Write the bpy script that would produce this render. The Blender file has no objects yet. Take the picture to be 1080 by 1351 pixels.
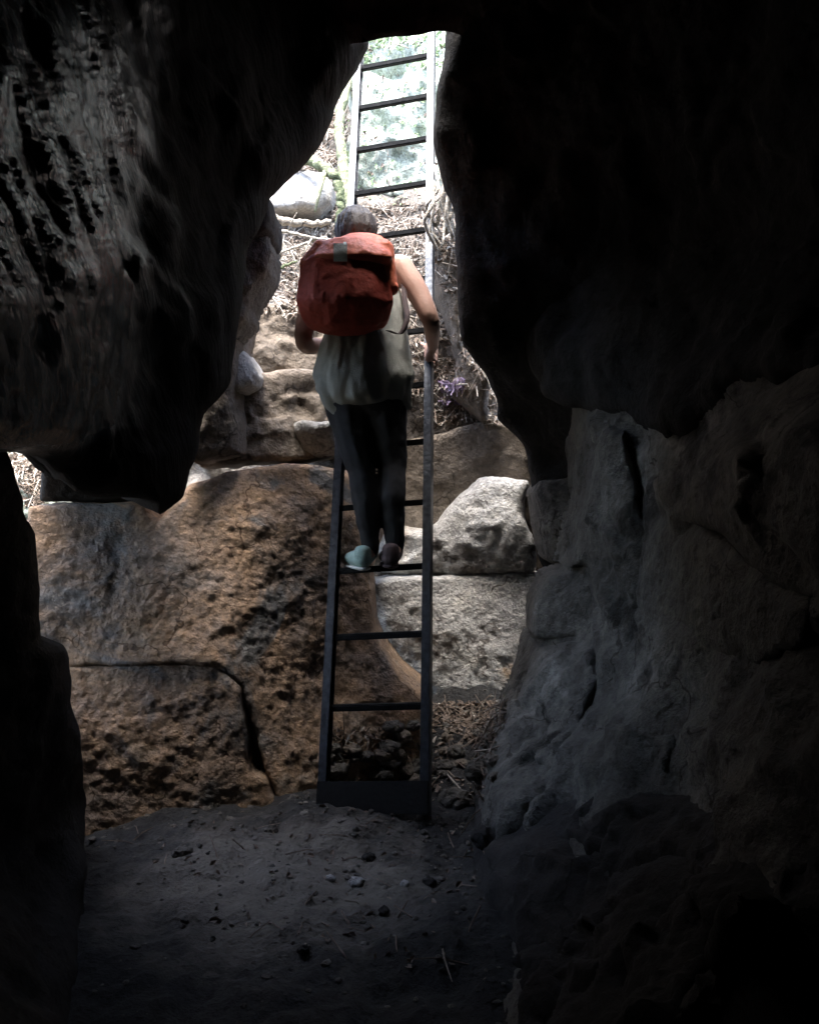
import bpy, bmesh, math, random
import numpy as np
from mathutils import Vector, Matrix
R = math.radians
random.seed(7); RNG = np.random.default_rng(7)
scn = bpy.context.scene
COL = scn.collection

# ------------------------------------------------------------------ camera
F = 1170.0; PITCH = -0.033; CAMZ = 1.35
cam = bpy.data.cameras.new("camera"); camo = bpy.data.objects.new("camera", cam); COL.objects.link(camo)
camo.location = (0, 0, CAMZ); camo.rotation_euler = (math.pi/2 + PITCH, 0, 0)
cam.sensor_fit = 'VERTICAL'; cam.sensor_height = 24.0; cam.lens = 24.0 * F / 1351.0
cam.clip_start = 0.02; cam.clip_end = 500
scn.camera = camo

# ------------------------------------------------------------------ sky and sun
SUN_EL, SUN_AZ = 74.0, 197.0      # azimuth measured clockwise from +Y (the view direction)
w = bpy.data.worlds.new("World"); scn.world = w; w.use_nodes = True
nt = w.node_tree; bg = nt.nodes["Background"]
sky = nt.nodes.new("ShaderNodeTexSky"); sky.sky_type = 'NISHITA'; sky.sun_disc = False
sky.sun_elevation = R(SUN_EL); sky.sun_rotation = R(SUN_AZ); sky.dust_density = 3.0; sky.air_density = 1.0
nt.links.new(sky.outputs[0], bg.inputs[0]); bg.inputs[1].default_value = 0.15
sl = bpy.data.lights.new("sun", 'SUN'); so = bpy.data.objects.new("sun", sl); COL.objects.link(so)
sl.energy = 1.5; sl.angle = R(34); sl.color = (1.0, 0.98, 0.955)
sd = Vector((math.sin(R(SUN_AZ))*math.cos(R(SUN_EL)), math.cos(R(SUN_AZ))*math.cos(R(SUN_EL)), math.sin(R(SUN_EL))))
so.rotation_euler = sd.to_track_quat('Z', 'Y').to_euler(); so.location = (0, 0, 20)
scn.view_settings.view_transform = 'Standard'; scn.view_settings.look = 'None'
scn.view_settings.exposure = 3.72; scn.view_settings.gamma = 1.0
scn.cycles.use_denoising = True
scn.cycles.max_bounces = 8; scn.cycles.diffuse_bounces = 6

# ------------------------------------------------------------------ helpers
def tag(o, label=None, cat=None, group=None, kind=None):
    if label: o['label'] = label
    if cat: o['category'] = cat
    if group: o['group'] = group
    if kind: o['kind'] = kind
    return o
cp, sp_ = math.cos(PITCH), math.sin(PITCH)
def at(px, py, Y):
    """point of the world at depth Y seen at photo pixel px, py"""
    px = np.asarray(px, float); py = np.asarray(py, float); Y = np.asarray(Y, float)
    dx = (px - 540)/F; dy = -(py - 675.5)/F
    wy = cp - dy*sp_; wz = sp_ + dy*cp
    t = Y/wy
    return np.stack([dx*t, Y + 0*t, CAMZ + wz*t], -1)
def V(px, py, Y): return Vector(at(px, py, Y).tolist())

def hsh(ix, iy, iz, s):
    h = (ix.astype(np.uint32)*np.uint32(374761393) + iy.astype(np.uint32)*np.uint32(668265263)
         + iz.astype(np.uint32)*np.uint32(2147483647) + np.uint32((s*97531 + 1234567) & 0xffffffff))
    h = (h ^ (h >> np.uint32(13)))*np.uint32(1274126177); h ^= h >> np.uint32(16)
    h = h*np.uint32(2246822519); h ^= h >> np.uint32(15)
    return h.astype(np.float64)/4294967296.0
def noise(P, s=0):
    """gradient noise, about -1..1"""
    i = np.floor(P).astype(np.int64); f = P - i; u = f*f*f*(f*(f*6-15)+10); out = 0
    for a in (0, 1):
        for b in (0, 1):
            for c in (0, 1):
                X, Y, Z = i[:, 0]+a, i[:, 1]+b, i[:, 2]+c
                h1 = hsh(X, Y, Z, s)*2*np.pi; h2 = hsh(X, Y, Z, s+51)*2-1; r = np.sqrt(1-h2*h2)
                g = r*np.cos(h1)*(f[:, 0]-a) + r*np.sin(h1)*(f[:, 1]-b) + h2*(f[:, 2]-c)
                wt = (u[:, 0] if a else 1-u[:, 0])*(u[:, 1] if b else 1-u[:, 1])*(u[:, 2] if c else 1-u[:, 2])
                out = out + wt*g
    return out*1.6
def fbm(P, s=0, oct=5, gain=0.5):
    o = 0; a = 1.0; t = 0
    for k in range(oct):
        o = o + a*noise(P*(2.03**k) + 17.3*k, s+k); t += a; a *= gain
    return o/t*1.4
def facet(P, s=0):
    """chipped rock: every cell has its own tilted plane"""
    i = np.floor(P).astype(np.int64); wsum = np.zeros(len(P)); val = np.zeros(len(P))
    for a in (-1, 0, 1):
        for b in (-1, 0, 1):
            for c in (-1, 0, 1):
                X, Y, Z = i[:, 0]+a, i[:, 1]+b, i[:, 2]+c
                q = np.stack([X+hsh(X, Y, Z, s), Y+hsh(X, Y, Z, s+1), Z+hsh(X, Y, Z, s+2)], -1)
                d = ((P-q)**2).sum(1)
                t = np.stack([hsh(X, Y, Z, s+3), hsh(X, Y, Z, s+4), hsh(X, Y, Z, s+5)], -1)*2-1
                v = ((P-q)*t).sum(1) + (hsh(X, Y, Z, s+6)-.5)*.5
                wt = np.exp(-d*22); val += wt*v; wsum += wt
    return val/np.maximum(wsum, 1e-12)
def vnormals(V_, Q):
    n = np.cross(V_[Q[:, 2]]-V_[Q[:, 0]], V_[Q[:, 3]]-V_[Q[:, 1]])
    N = np.zeros_like(V_)
    for k in range(4): np.add.at(N, Q[:, k], n)
    return N/np.maximum(np.linalg.norm(N, axis=1, keepdims=True), 1e-12)
def mesh_obj(name, V_, Q, mat, parent=None, smooth=True):
    me = bpy.data.meshes.new(name); me.from_pydata(V_.tolist(), [], Q.tolist() if hasattr(Q, 'tolist') else Q)
    me.update()
    if smooth: me.polygons.foreach_set('use_smooth', [True]*len(me.polygons))
    me.materials.append(mat); o = bpy.data.objects.new(name, me); COL.objects.link(o)
    if parent: o.parent = parent
    return o
def displace(P, N, sc, fac=None):
    """sc: list of (kind, scale, amp[, stretch xyz]) rock relief along the normal"""
    d = np.zeros(len(P))
    for k, t in enumerate(sc):
        q = P
        if len(t) > 3:
            if len(t[3]) == 4: u = np.array(t[3][:3]); u = u/np.linalg.norm(u); q = P + (P@u)[:, None]*u*(t[3][3]-1)   # drawn out along u
            else: q = P*np.array(t[3])
        q = q*t[1] + k*3.7; d0 = d.copy()
        if t[0] == 'f': d += t[2]*facet(q + 0.35*np.stack([noise(q*1.7, 5), noise(q*1.7, 6), noise(q*1.7, 7)], -1), 30+k)
        elif t[0] == 'n': d += t[2]*fbm(q, 10+k)
        elif t[0] == 'r': d += t[2]*(0.6-2*np.abs(fbm(q, 20+k, 4)))
        elif t[0] == 's':                     # horizontal strata ledges
            z = q[:, 2] + 0.5*fbm(q*.4, 40+k, 3); z = z - np.floor(z); d += t[2]*(np.minimum(z*1.6, (1-z)*5)-.5)
        if len(t) > 4: d = d0 + (d-d0)*t[4](P)
    if fac is not None: d = d*fac
    return P + N*d[:, None]
def rbf(ctrl):
    c = np.array(ctrl, float); X = c[:, :2]/500; n = len(c)
    D = np.linalg.norm(X[:, None]-X[None], axis=-1)
    A = np.zeros((n+3, n+3)); A[:n, :n] = -D + np.eye(n)*1e-4; A[:n, n] = 1; A[:n, n+1:] = X; A[n, :n] = 1; A[n+1:, :n] = X.T
    s = np.linalg.lstsq(A, np.concatenate([c[:, 2], [0, 0, 0]]), rcond=1e-9)[0]
    def f(px, py):
        x = np.stack([px, py], -1)/500; out = s[n] + x@s[n+1:]
        for k in range(n): out = out - s[k]*np.linalg.norm(x-X[k], axis=-1)
        return out
    return f
def seg_nearest(x, y, poly):
    best = np.full(len(x), 1e18); bx = np.zeros(len(x)); by = np.zeros(len(x))
    for k in range(len(poly)):
        x0, y0 = poly[k-1]; x1, y1 = poly[k]; dx, dy = x1-x0, y1-y0; L = dx*dx+dy*dy+1e-12
        t = np.clip(((x-x0)*dx+(y-y0)*dy)/L, 0, 1); qx = x0+t*dx; qy = y0+t*dy; d = (x-qx)**2+(y-qy)**2
        m = d < best; best[m] = d[m]; bx[m] = qx[m]; by[m] = qy[m]
    return np.sqrt(best), bx, by
def inside(x, y, poly):
    r = np.zeros(len(x), bool)
    for k in range(len(poly)):
        x0, y0 = poly[k-1]; x1, y1 = poly[k]
        if y0 == y1: continue
        c = ((y0 > y) != (y1 > y)) & (x < (x1-x0)*(y-y0)/(y1-y0)+x0); r ^= c
    return r
def rough_outline(poly, amp, seed, step=14):
    """irregular rock edge between the given corners"""
    out = []; rr = random.Random(seed)
    for k in range(len(poly)):
        a = poly[k-1]; b = poly[k]; L = math.hypot(b[0]-a[0], b[1]-a[1])
        n = max(1, min(40, int(L/step))); off = 0
        for j in range(n):
            t = j/n; off = 0 if j == 0 else off*.5 + rr.uniform(-amp, amp)
            nx, ny = -(b[1]-a[1])/max(L, 1e-6), (b[0]-a[0])/max(L, 1e-6)
            out.append((a[0]+(b[0]-a[0])*t+nx*off, a[1]+(b[1]-a[1])*t+ny*off))
    return out
def rock(name, outline, ctrl, thick, mat, step=4, rnd=30, rnd_depth=.12, relief=(), jag=2.0, seed=1, parent=None, rings=6, edge_keep=.3):
    """a solid rock mass: its face seen through the outline at its own distance, with rounded edges, sides and a back"""
    poly = rough_outline(outline, jag, seed) if jag else outline
    xs = [p[0] for p in poly]; ys = [p[1] for p in poly]
    nx = int((max(xs)-min(xs))/step)+3; ny = int((max(ys)-min(ys))/step)+3
    gx, gy = np.meshgrid(min(xs)-step+np.arange(nx)*step, min(ys)-step+np.arange(ny)*step)
    cx = (gx[:-1, :-1]+step/2).ravel(); cy = (gy[:-1, :-1]+step/2).ravel()
    ins = inside(cx, cy, poly)
    idx = np.arange(nx*ny).reshape(ny, nx)
    Q = np.stack([idx[:-1, :-1].ravel(), idx[1:, :-1].ravel(), idx[1:, 1:].ravel(), idx[:-1, 1:].ravel()], -1)[ins]
    used = np.unique(Q); rem = np.full(nx*ny, -1); rem[used] = np.arange(len(used)); Q = rem[Q]
    x = gx.ravel()[used]; y = gy.ravel()[used]; n = len(x)
    E = np.concatenate([Q[:, [k, (k+1) % 4]] for k in range(4)])
    key = E[:, 0].astype(np.int64)*n + E[:, 1]; rk = E[:, 1].astype(np.int64)*n + E[:, 0]
    B = E[~np.isin(key, rk)]
    bv = np.unique(B)
    d, qx, qy = seg_nearest(x, y, poly)
    x[bv] = qx[bv]; y[bv] = qy[bv]
    def avg(ed, a):
        o = np.zeros(n); c = np.zeros(n); np.add.at(o, ed[:, 0], a[ed[:, 1]]); np.add.at(o, ed[:, 1], a[ed[:, 0]])
        np.add.at(c, ed[:, 0], 1); np.add.at(c, ed[:, 1], 1); return o/np.maximum(c, 1)
    for it in range(3):                       # even out the border rows of the grid
        x[bv] = .5*x[bv]+.5*avg(B, x)[bv]; y[bv] = .5*y[bv]+.5*avg(B, y)[bv]
    near = (d < step*5); near[bv] = False
    for it in range(8):
        ax, ay = avg(E, x), avg(E, y); x[near] = ax[near]; y[near] = ay[near]
    d, _, _ = seg_nearest(x, y, poly); d[bv] = 0
    Yf = rbf(ctrl); Y = np.maximum(Yf(x, y), .45)
    t = 1-np.clip(d/rnd, 0, 1); Y = Y + rnd_depth*(1-np.sqrt(1-t*t*.98))
    P = at(x, y, Y)
    th = np.array(thick if hasattr(thick, '__len__') else (0, thick, 0), float)
    back = P + th
    Vs = [P]; faces = [Q]
    rid = {}; base = n
    prev = bv; mp = np.full(n, -1); mp[bv] = np.arange(len(bv)); cur = lambda: None
    prevmap = bv
    bi0 = mp[B[:, 0]]; bi1 = mp[B[:, 1]]
    lvl_prev = bv
    for r in range(1, rings):
        Vs.append(P[bv] + th*(r/rings)); ids = base + np.arange(len(bv)); base += len(bv)
        faces.append(np.stack([lvl_prev[bi1], lvl_prev[bi0], ids[bi0], ids[bi1]], -1)); lvl_prev = ids
    Vs.append(back); off = base
    bids = off + bv
    faces.append(np.stack([lvl_prev[bi1], lvl_prev[bi0], bids[bi0], bids[bi1]], -1))
    faces.append(Q[:, ::-1] + off)
    VV = np.concatenate(Vs); FF = np.concatenate(faces)
    N = vnormals(VV, FF)
    ff = edge_keep + (1-edge_keep)*np.clip(d/45, 0, 1)
    fac = np.concatenate([ff] + [np.full(len(bv), edge_keep)]*(rings-1) + [ff])
    VV = displace(VV, N, relief, fac)
    return mesh_obj(name, VV, FF, mat, parent)
def sheet(name, x0, x1, nx, y0, y1, ny, hf, mat, depth=0.3):
    gx, gy = np.meshgrid(np.linspace(x0, x1, nx), np.linspace(y0, y1, ny)); z = hf(gx.ravel(), gy.ravel())
    P = np.stack([gx.ravel(), gy.ravel(), z], -1); idx = np.arange(nx*ny).reshape(ny, nx)
    Q = np.stack([idx[:-1, :-1].ravel(), idx[:-1, 1:].ravel(), idx[1:, 1:].ravel(), idx[1:, :-1].ravel()], -1)
    return mesh_obj(name, P, Q, mat)
def boxrock(name, c, s, n, mat, relief):
    """rough slab of rock in plain world coordinates"""
    bm = bmesh.new(); bmesh.ops.create_cube(bm, size=1); bmesh.ops.subdivide_edges(bm, edges=bm.edges, cuts=n, use_grid_fill=True)
    me = bpy.data.meshes.new(name); bm.to_mesh(me); bm.free()
    P = np.array([v.co[:] for v in me.vertices])*np.array(s)+np.array(c); Q = np.array([list(p.vertices) for p in me.polygons])
    bpy.data.meshes.remove(me)
    P = displace(P, vnormals(P, Q), relief)
    return mesh_obj(name, P, Q, mat)

# ------------------------------------------------------------------ materials
def rockmat(name, cols, scale=2.0, rough=.85, bump=.6, stretch=(1, 1, 1), fine=.35, spec=.3, coat=0, stain=None, bscale=1.0, rot=None):
    m = bpy.data.materials.new(name); m.use_nodes = True; t = m.node_tree; L = t.links; nn = t.nodes
    b = nn['Principled BSDF']; tc = nn.new('ShaderNodeTexCoord'); mp = nn.new('ShaderNodeMapping')
    mp.inputs['Scale'].default_value = stretch; 
    if rot:
        m0 = nn.new('ShaderNodeMapping'); m0.inputs['Rotation'].default_value = rot; L.new(tc.outputs['Object'], m0.inputs[0]); L.new(m0.outputs[0], mp.inputs[0])
    else: L.new(tc.outputs['Object'], mp.inputs[0])
    def nz(s, d, r=.6, dist=0, vec=mp):
        q = nn.new('ShaderNodeTexNoise'); q.inputs['Scale'].default_value = s; q.inputs['Detail'].default_value = d
        q.inputs['Roughness'].default_value = r; q.inputs['Distortion'].default_value = dist; L.new(vec.outputs[0], q.inputs[0]); return q
    n1 = nz(scale, 7, .65, .4); rp = nn.new('ShaderNodeValToRGB'); L.new(n1.outputs[0], rp.inputs[0])
    e = rp.color_ramp.elements; k = len(cols)
    for j, c in enumerate(cols):
        pos = .3 + .4*j/(k-1)
        if j < 2: e[j].position = pos; el = e[j]
        else: el = e.new(pos)
        el.color = (*c, 1)
    n2 = nz(scale*17, 6, .7); mr = nn.new('ShaderNodeMapRange'); L.new(n2.outputs[0], mr.inputs[0])
    mr.inputs[1].default_value = .3; mr.inputs[2].default_value = .7; mr.inputs[3].default_value = 1-fine; mr.inputs[4].default_value = 1+fine*.6
    mx = nn.new('ShaderNodeMix'); mx.data_type = 'RGBA'; mx.blend_type = 'MULTIPLY'; mx.inputs[0].default_value = 1
    L.new(rp.outputs[0], mx.inputs[6]); L.new(mr.outputs[0], mx.inputs[7]); out = mx.outputs[2]
    if stain:
        n4 = nz(stain[1], 5, .6, .8); m4 = nn.new('ShaderNodeMapRange'); L.new(n4.outputs[0], m4.inputs[0])
        m4.inputs[1].default_value = stain[2]; m4.inputs[2].default_value = stain[2]+.12; m4.interpolation_type = 'SMOOTHSTEP'
        mm = nn.new('ShaderNodeMix'); mm.data_type = 'RGBA'; L.new(m4.outputs[0], mm.inputs[0]); L.new(out, mm.inputs[6])
        mm.inputs[7].default_value = (*stain[0], 1); out = mm.outputs[2]
    nd = nz(2.5, 4, .6, 0, tc if False else mp); vd = nn.new('ShaderNodeVectorMath'); vd.operation = 'MULTIPLY_ADD'; L.new(nd.outputs['Color'], vd.inputs[0]); vd.inputs[1].default_value = (.55, .55, .55); L.new(mp.outputs[0], vd.inputs[2])
    vc = nn.new('ShaderNodeTexVoronoi'); vc.feature = 'DISTANCE_TO_EDGE'; vc.inputs['Scale'].default_value = 2.3; L.new(vd.outputs[0], vc.inputs[0])
    cm = nn.new('ShaderNodeMapRange'); L.new(nz(3.3, 2).outputs[0], cm.inputs[0]); cm.inputs[1].default_value = .45; cm.inputs[2].default_value = .6; cm.inputs[3].default_value = 0; cm.inputs[4].default_value = .012
    cl = nn.new('ShaderNodeMath'); cl.operation = 'LESS_THAN'; L.new(vc.outputs['Distance'], cl.inputs[0]); L.new(cm.outputs[0], cl.inputs[1])
    mk = nn.new('ShaderNodeMix'); mk.data_type = 'RGBA'; mk.blend_type = 'MULTIPLY'; L.new(cl.outputs[0], mk.inputs[0]); L.new(out, mk.inputs[6]); mk.inputs[7].default_value = (.45, .42, .4, 1); out = mk.outputs[2]
    L.new(out, b.inputs['Base Color'])
    rr = nn.new('ShaderNodeMapRange'); L.new(n2.outputs[0], rr.inputs[0]); rr.inputs[1].default_value = .3; rr.inputs[2].default_value = .7
    rr.inputs[3].default_value = max(.05, rough-.15); rr.inputs[4].default_value = min(1, rough+.1); L.new(rr.outputs[0], b.inputs['Roughness'])
    b.inputs['Specular IOR Level'].default_value = spec
    if coat: b.inputs['Coat Weight'].default_value = coat; b.inputs['Coat Roughness'].default_value = .25
    n3 = nz(14*bscale, 9, .7); n5 = nz(70*bscale, 4, .6); vo = nn.new('ShaderNodeTexVoronoi'); vo.inputs['Scale'].default_value = 26*bscale; L.new(mp.outputs[0], vo.inputs[0])
    a1 = nn.new('ShaderNodeMath'); a1.operation = 'MULTIPLY_ADD'; L.new(n5.outputs[0], a1.inputs[0]); a1.inputs[1].default_value = .35; L.new(n3.outputs[0], a1.inputs[2])
    a2 = nn.new('ShaderNodeMath'); a2.operation = 'MULTIPLY_ADD'; L.new(vo.outputs['Distance'], a2.inputs[0]); a2.inputs[1].default_value = .25; L.new(a1.outputs[0], a2.inputs[2])
    bu = nn.new('ShaderNodeBump'); bu.inputs['Strength'].default_value = bump; bu.inputs['Distance'].default_value = .035
    a3 = nn.new('ShaderNodeMath'); a3.operation = 'MULTIPLY_ADD'; L.new(cl.outputs[0], a3.inputs[0]); a3.inputs[1].default_value = -.5; L.new(a2.outputs[0], a3.inputs[2])
    L.new(a3.outputs[0], bu.inputs['Height']); L.new(bu.outputs[0], b.inputs['Normal'])
    return m
def plain(name, col, rough=.6, metal=0, bump=0, bs=60, var=.0, spec=.5):
    m = bpy.data.materials.new(name); m.use_nodes = True; t = m.node_tree; nn = t.nodes; L = t.links; b = nn['Principled BSDF']
    b.inputs['Base Color'].default_value = (*col, 1); b.inputs['Roughness'].default_value = rough; b.inputs['Metallic'].default_value = metal
    b.inputs['Specular IOR Level'].default_value = spec
    tc = nn.new('ShaderNodeTexCoord'); q = nn.new('ShaderNodeTexNoise'); q.inputs['Scale'].default_value = bs; q.inputs['Detail'].default_value = 5
    L.new(tc.outputs['Object'], q.inputs[0])
    if var:
        mr = nn.new('ShaderNodeMapRange'); L.new(q.outputs[0], mr.inputs[0]); mr.inputs[1].default_value = .3; mr.inputs[2].default_value = .7
        mr.inputs[3].default_value = 1-var; mr.inputs[4].default_value = 1+var
        mx = nn.new('ShaderNodeMix'); mx.data_type = 'RGBA'; mx.blend_type = 'MULTIPLY'; mx.inputs[0].default_value = 1
        mx.inputs[6].default_value = (*col, 1); L.new(mr.outputs[0], mx.inputs[7]); L.new(mx.outputs[2], b.inputs['Base Color'])
    if bump:
        bu = nn.new('ShaderNodeBump'); bu.inputs['Strength'].default_value = bump; bu.inputs['Distance'].default_value = .01
        L.new(q.outputs[0], bu.inputs['Height']); L.new(bu.outputs[0], b.inputs['Normal'])
    return m
M = {}
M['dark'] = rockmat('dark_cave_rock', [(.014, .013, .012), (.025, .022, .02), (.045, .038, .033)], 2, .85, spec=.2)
M['wet'] = rockmat('wet_cave_rock', [(.004, .010, .014), (.010, .035, .05), (.03, .10, .14)], 5, .17, bump=.6, spec=.5, coat=.3, stretch=(1, .14, 1), rot=(R(51), 0, 0), bscale=1.6)  # blue sheen of the sky put into the colour of the wet rock
M['black'] = rockmat('shaded_cave_rock', [(.010, .0095, .009), (.018, .017, .016), (.03, .027, .025)], 2, .85, spec=.15)  # deep shade put into the colour as near-black rock
M['warm'] = rockmat('ochre_sandstone', [(.20, .18, .165), (.33, .24, .18), (.46, .30, .185), (.52, .42, .33)], 2.6, .85, bump=1.0, fine=.5, stain=((.19, .18, .17), 2.3, .54), bscale=1.5)
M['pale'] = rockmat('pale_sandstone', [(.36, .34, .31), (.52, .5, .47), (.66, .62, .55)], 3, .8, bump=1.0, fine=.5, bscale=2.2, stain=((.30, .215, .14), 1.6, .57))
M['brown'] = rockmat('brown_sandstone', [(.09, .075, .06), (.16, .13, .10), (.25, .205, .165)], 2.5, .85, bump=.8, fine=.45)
M['grey'] = rockmat('grey_cave_rock', [(.032, .028, .022), (.085, .076, .063), (.16, .145, .122), (.31, .29, .25)], 1.5, .7, bump=.9, fine=.55, stain=((.028, .024, .018), 3.2, .54), bscale=1.3)
M['ash'] = rockmat('ashy_grey_rock', [(.06, .06, .058), (.15, .15, .148), (.27, .27, .265)], 2.4, .7, bump=.9, fine=.6, stain=((.035, .034, .03), 3.0, .57), bscale=1.3)
M['moss'] = rockmat('mossy_sandstone', [(.24, .29, .21), (.42, .46, .39), (.58, .61, .56)], 5, .9, bump=1, fine=.6, stain=((.22, .28, .13), 6, .62))
M['soil'] = rockmat('leafy_soil', [(.11, .095, .08), (.2, .175, .15), (.36, .33, .29)], 6, .9, bump=1.0, fine=.6)
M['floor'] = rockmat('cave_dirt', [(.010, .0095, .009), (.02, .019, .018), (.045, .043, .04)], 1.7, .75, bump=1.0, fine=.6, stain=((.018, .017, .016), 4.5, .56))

def light_pool(m, c, r, col):
    """pool of light painted as paler colour in one place on the darkened dirt"""
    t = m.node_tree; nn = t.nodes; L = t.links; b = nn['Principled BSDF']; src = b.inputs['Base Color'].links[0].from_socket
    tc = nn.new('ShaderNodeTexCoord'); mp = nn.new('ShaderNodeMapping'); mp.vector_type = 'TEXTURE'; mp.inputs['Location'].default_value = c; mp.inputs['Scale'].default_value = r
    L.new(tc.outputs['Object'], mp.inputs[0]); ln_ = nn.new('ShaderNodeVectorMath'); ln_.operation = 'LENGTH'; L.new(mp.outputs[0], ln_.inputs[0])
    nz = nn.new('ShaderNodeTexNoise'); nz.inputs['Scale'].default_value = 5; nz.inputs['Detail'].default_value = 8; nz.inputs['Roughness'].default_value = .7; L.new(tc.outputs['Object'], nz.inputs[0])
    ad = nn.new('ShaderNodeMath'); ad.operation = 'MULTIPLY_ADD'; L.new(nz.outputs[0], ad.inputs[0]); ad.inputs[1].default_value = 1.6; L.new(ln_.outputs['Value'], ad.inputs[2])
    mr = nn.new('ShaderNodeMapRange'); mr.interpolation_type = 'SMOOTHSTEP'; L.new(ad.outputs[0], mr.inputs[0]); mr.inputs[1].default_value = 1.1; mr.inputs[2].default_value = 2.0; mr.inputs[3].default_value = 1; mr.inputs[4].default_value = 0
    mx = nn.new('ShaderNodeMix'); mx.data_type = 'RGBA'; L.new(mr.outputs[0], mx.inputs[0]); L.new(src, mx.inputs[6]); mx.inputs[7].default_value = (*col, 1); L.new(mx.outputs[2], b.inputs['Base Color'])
light_pool(M['floor'], (-.4, 2.95, 0), (.62, .55, 2), (.16, .14, .115))  # pool of light painted into the floor colour

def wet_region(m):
    """near part of the overhang wet, sky sheen as blue colour; shade painted black beyond"""
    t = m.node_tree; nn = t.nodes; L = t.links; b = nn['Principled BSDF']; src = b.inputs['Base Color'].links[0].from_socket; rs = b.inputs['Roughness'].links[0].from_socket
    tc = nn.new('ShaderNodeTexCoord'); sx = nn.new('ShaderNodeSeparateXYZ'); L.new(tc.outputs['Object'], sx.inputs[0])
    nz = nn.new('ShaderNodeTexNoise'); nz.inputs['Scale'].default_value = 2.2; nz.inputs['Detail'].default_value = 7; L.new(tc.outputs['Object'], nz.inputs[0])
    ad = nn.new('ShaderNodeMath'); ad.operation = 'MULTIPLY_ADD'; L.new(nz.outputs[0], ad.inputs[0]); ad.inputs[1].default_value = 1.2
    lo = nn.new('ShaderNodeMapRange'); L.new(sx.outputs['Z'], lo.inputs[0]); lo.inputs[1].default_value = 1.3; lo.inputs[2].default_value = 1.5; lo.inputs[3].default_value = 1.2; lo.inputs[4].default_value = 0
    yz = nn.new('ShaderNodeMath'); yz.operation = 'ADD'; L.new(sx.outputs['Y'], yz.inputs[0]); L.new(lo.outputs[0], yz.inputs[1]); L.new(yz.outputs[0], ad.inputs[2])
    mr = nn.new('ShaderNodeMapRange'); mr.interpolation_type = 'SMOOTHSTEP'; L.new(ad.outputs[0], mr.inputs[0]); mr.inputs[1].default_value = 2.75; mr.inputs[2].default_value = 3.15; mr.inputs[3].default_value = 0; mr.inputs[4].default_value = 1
    mx = nn.new('ShaderNodeMix'); mx.data_type = 'RGBA'; L.new(mr.outputs[0], mx.inputs[0]); L.new(src, mx.inputs[6]); mx.inputs[7].default_value = (.014, .013, .012, 1); L.new(mx.outputs[2], b.inputs['Base Color'])  # shade painted as flat black outside the wet part
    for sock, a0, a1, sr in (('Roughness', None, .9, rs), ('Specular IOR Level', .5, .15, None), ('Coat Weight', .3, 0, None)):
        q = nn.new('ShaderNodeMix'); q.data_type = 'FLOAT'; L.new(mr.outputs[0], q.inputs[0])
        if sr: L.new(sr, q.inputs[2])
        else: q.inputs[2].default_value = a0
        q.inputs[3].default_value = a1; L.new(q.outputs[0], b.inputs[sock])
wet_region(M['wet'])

# ------------------------------------------------------------------ the cave
RL = [('n', 1.4, .09), ('f', 2.6, .035), ('n', 7, .02), ('n', 22, .006)]
US = (0, .62, -.78, .2)
wetm = lambda P: np.clip((2.55 + .25*fbm(P*1.5, 77, 3) - P[:, 1])/.35, 0, 1)
# left wall with the wet overhang
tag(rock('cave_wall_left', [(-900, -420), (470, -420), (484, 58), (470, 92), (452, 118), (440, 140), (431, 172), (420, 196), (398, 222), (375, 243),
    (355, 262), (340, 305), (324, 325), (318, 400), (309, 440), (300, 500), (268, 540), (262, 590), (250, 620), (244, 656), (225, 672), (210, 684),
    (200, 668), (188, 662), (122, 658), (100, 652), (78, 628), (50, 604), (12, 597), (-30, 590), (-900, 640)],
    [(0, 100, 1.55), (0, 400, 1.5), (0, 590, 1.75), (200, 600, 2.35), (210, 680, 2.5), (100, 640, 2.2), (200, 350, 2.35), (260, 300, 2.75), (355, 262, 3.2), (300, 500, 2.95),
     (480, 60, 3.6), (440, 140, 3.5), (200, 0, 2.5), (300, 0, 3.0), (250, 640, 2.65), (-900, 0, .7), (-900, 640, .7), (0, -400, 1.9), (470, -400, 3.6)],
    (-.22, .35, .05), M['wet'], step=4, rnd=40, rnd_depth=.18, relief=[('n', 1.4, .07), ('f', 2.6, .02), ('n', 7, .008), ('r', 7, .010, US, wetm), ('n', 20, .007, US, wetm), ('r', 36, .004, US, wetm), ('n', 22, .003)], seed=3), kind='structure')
tag(boxrock('cave_wall_left', (-1.95, 2.85, 2.7), (2.1, .9, 1.6), 20, M['black'], RL), kind='structure')  # unseen rock box added to keep the sun off the ochre slab
# right wall, upper dark mass
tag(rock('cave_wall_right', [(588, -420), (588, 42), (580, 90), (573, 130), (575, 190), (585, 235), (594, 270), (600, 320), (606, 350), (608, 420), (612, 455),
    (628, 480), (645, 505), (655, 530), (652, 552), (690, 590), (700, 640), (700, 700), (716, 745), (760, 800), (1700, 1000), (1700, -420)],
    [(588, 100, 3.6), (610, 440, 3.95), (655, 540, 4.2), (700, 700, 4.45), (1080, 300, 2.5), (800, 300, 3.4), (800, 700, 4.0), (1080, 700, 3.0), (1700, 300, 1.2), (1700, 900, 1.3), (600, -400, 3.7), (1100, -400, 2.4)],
    (.35, .5, 0), M['black'], step=6, rnd=12, rnd_depth=.06, relief=RL, seed=4), kind='structure')
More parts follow.
